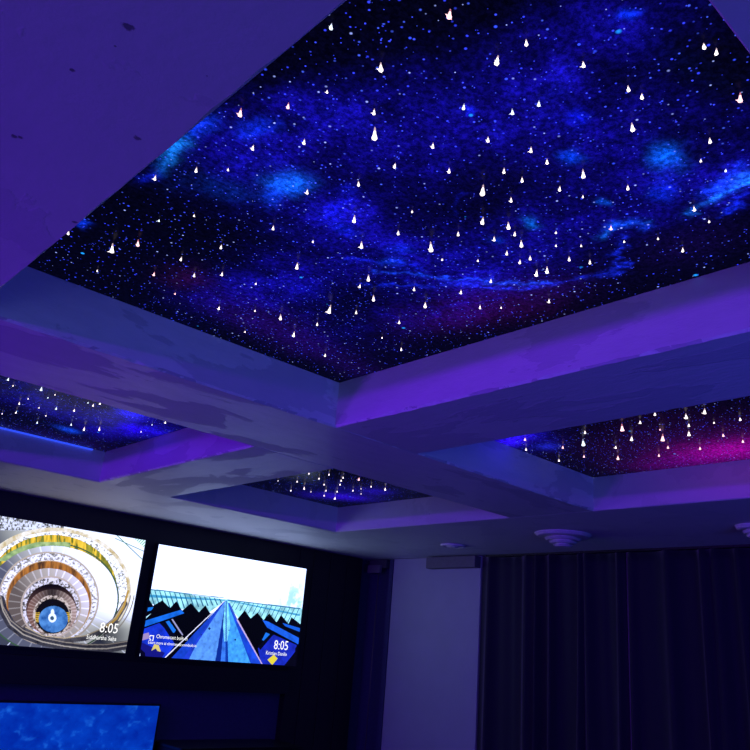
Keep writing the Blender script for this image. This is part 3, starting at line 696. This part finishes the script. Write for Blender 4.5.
# ------------------------------------------------------------------ curtains
def atx(x, y, X):
    d = ray(x, y); p = d * X / d[0]; return np.array([X, p[1], p[2] + CAMZ])
crest_px = [487, 524, 535, 548, 578, 584, 617, 630, 668, 703, 714, 740]
crest = [atx(x, 600, 6.0)[1] for x in crest_px]; 
while crest[-1] > -1.4: crest.append(crest[-1] - random.uniform(.14, .24))
def curtain(cs, label, y_start, y_end, xc):
    """heavy pleated cloth: sharp crests towards the room at the given places"""
    n = 220; rows = 26; bm = bmesh.new(); grid = []
    ys = np.linspace(y_start, y_end, n)
    amp = [random.uniform(.6, 1.05) for _ in cs]; wid = [random.choice((.024, .03, .055)) for _ in cs]; drift = [random.uniform(-.035, .035) for _ in cs]; ph = [random.uniform(0, 6) for _ in cs]
    for r in range(rows):
        t = r / (rows - 1); z = (ZS - .022) * (1 - t) + .015 * t
        row = []
        cc = [c + d * t + .006 * math.sin(3 * t + p_) for c, d, p_ in zip(cs, drift, ph)]
        for y in ys:
            h = 0
            for c, a, w0 in zip(cc, amp, wid):
                w = w0 + .010 * t; dd = abs(y - c); h = max(h, a * math.exp(-(dd / w) ** 1.5))
            h = h * (.75 + .25 * t); h += .07 * math.sin(y * 41 + 2 * t + 2 * math.sin(y * 7)) * (1 - .5 * t)
            row.append(bm.verts.new((xc - .105 * h, y, z)))
        grid.append(row)
    for A, B in zip(grid, grid[1:]):
        for k in range(n - 1): bm.faces.new((A[k], A[k + 1], B[k + 1], B[k]))
    me_o = link('curtain', bm, M_curt, None, True)
    md = me_o.modifiers.new('thickness', 'SOLIDIFY'); md.thickness = .004
    tag(me_o, label, 'curtain', None)
    return me_o
split1 = (crest[6] + crest[7]) / 2; split2 = -1.45
curtain([c for c in crest if c > split1], 'dark navy velvet curtain hanging next to the pale wall board', 5.02, split1 + .005, 6.075)
curtain([c for c in crest if split2 < c < split1], 'dark navy velvet curtain hanging at the right edge of the view', split1 - .005, split2 + .005, 6.075)
tag(link('curtain_rail', bx((6.03, -1.5, ZS - .019), (6.10, 4.95, ZS - .001), .002), M_black), 'slim black rail under the ceiling carrying the navy curtains', 'curtain rail')

# ------------------------------------------------------------------ fittings under the soffit
def tiered(name, label, px, py, R_, cat):
    p = atz(px, py, ZS); t = empty(name, (p[0], p[1], ZS), label, cat)
    bm = bmesh.new(); lathe(bm, [(0, -.001), (R_, -.001), (R_ * 1.0, -.006), (R_ * .90, -.024), (R_ * .80, -.028), (0, -.028)], 48); link('outer_ring', bm, M_det, t, False)
    z = -.0285
    for i, (a, b) in enumerate(((.66, .56), (.50, .42), (.36, .26))):
        bm = bmesh.new(); lathe(bm, [(0, z), (R_ * b * .9, z), (R_ * b * .9, z - .008), (R_ * a, z - .010), (R_ * b, z - .024), (0, z - .024)], 48)
        link('cone_tier', bm, M_det, t, False); z -= .0245
    return t
tiered('air_diffuser', 'round tiered air diffuser under the soffit in front of the curtain', 563, 534, .22, 'air diffuser')
tiered('air_diffuser', 'round tiered air diffuser under the soffit cut off by the right edge', 756, 526, .13, 'air diffuser')
p = atz(453, 545, ZS); t = empty('smoke_detector', (p[0], p[1], ZS), 'small flat round fitting under the soffit above the pale board', 'smoke detector')
bm = bmesh.new(); lathe(bm, [(0, -.001), (.115, -.001), (.118, -.010), (.10, -.020), (.085, -.018), (.08, -.010), (0, -.010)], 40); link('rim', bm, M_det, t, True)
bm = bmesh.new(); lathe(bm, [(0, -.0105), (.065, -.0105), (.055, -.022), (0, -.026)], 32); link('cover', bm, M_det, t, True)

# ------------------------------------------------------------------ light
def area(name, loc, target, size, col, power, sy=None, spread=math.pi):
    l = D.lights.new(name, 'AREA'); l.color = col; l.energy = power; l.shape = 'RECTANGLE'; l.size = size; l.size_y = sy or size; l.spread = spread
    o = D.objects.new(name, l); COL.objects.link(o); o.location = loc
    o.rotation_euler = (Vector(target) - Vector(loc)).to_track_quat('-Z', 'Y').to_euler(); return o
area('violet_led_lamp', (-2.6, 2.8, 2.34), (2.2, 2.8, 2.70), 5.0, (.17, .002, 1.), 105, .08)
area('violet_corner_fill', (-2.2, 4.4, 1.0), (.2, 3.2, 2.6), .8, (.18, .02, 1.), 15, .5, 1.5)  # unseen fill, added to bring violet onto beam and soffit undersides
area('blue_led_lamp', (2.2, -2.3, 1.2), (2.9, 1.2, 2.6), 1.4, (.03, .08, 1.), 22, None, 1.9)
area('rear_fill_light', (-1.2, -2.0, 1.6), (1.6, 3, 2.7), 1.6, (.22, .30, .9), 10, 1.0, 2.2)  # added fill behind the camera for cool ambient; no screen stands there
w = D.worlds.new('world'); SC.world = w; w.use_nodes = True
w.node_tree.nodes['Background'].inputs[0].default_value = (.02, .02, .08, 1); w.node_tree.nodes['Background'].inputs[1].default_value = .2
SC.view_settings.view_transform = 'Standard'; SC.view_settings.look = 'None'; SC.view_settings.gamma = 1
SC.view_settings.use_curve_mapping = False; SC.view_settings.exposure = 0
GROUPS = {'television': 'televisions on the screen wall', 'beam': 'plastered ceiling beams', 'star panel': 'star panels in the coffers',
          'air diffuser': 'tiered diffusers under the soffit', 'curtain': 'navy curtains on one rail'}
for o in D.objects:
    if o.parent is None and o.get('category') in GROUPS: o['group'] = GROUPS[o['category']]
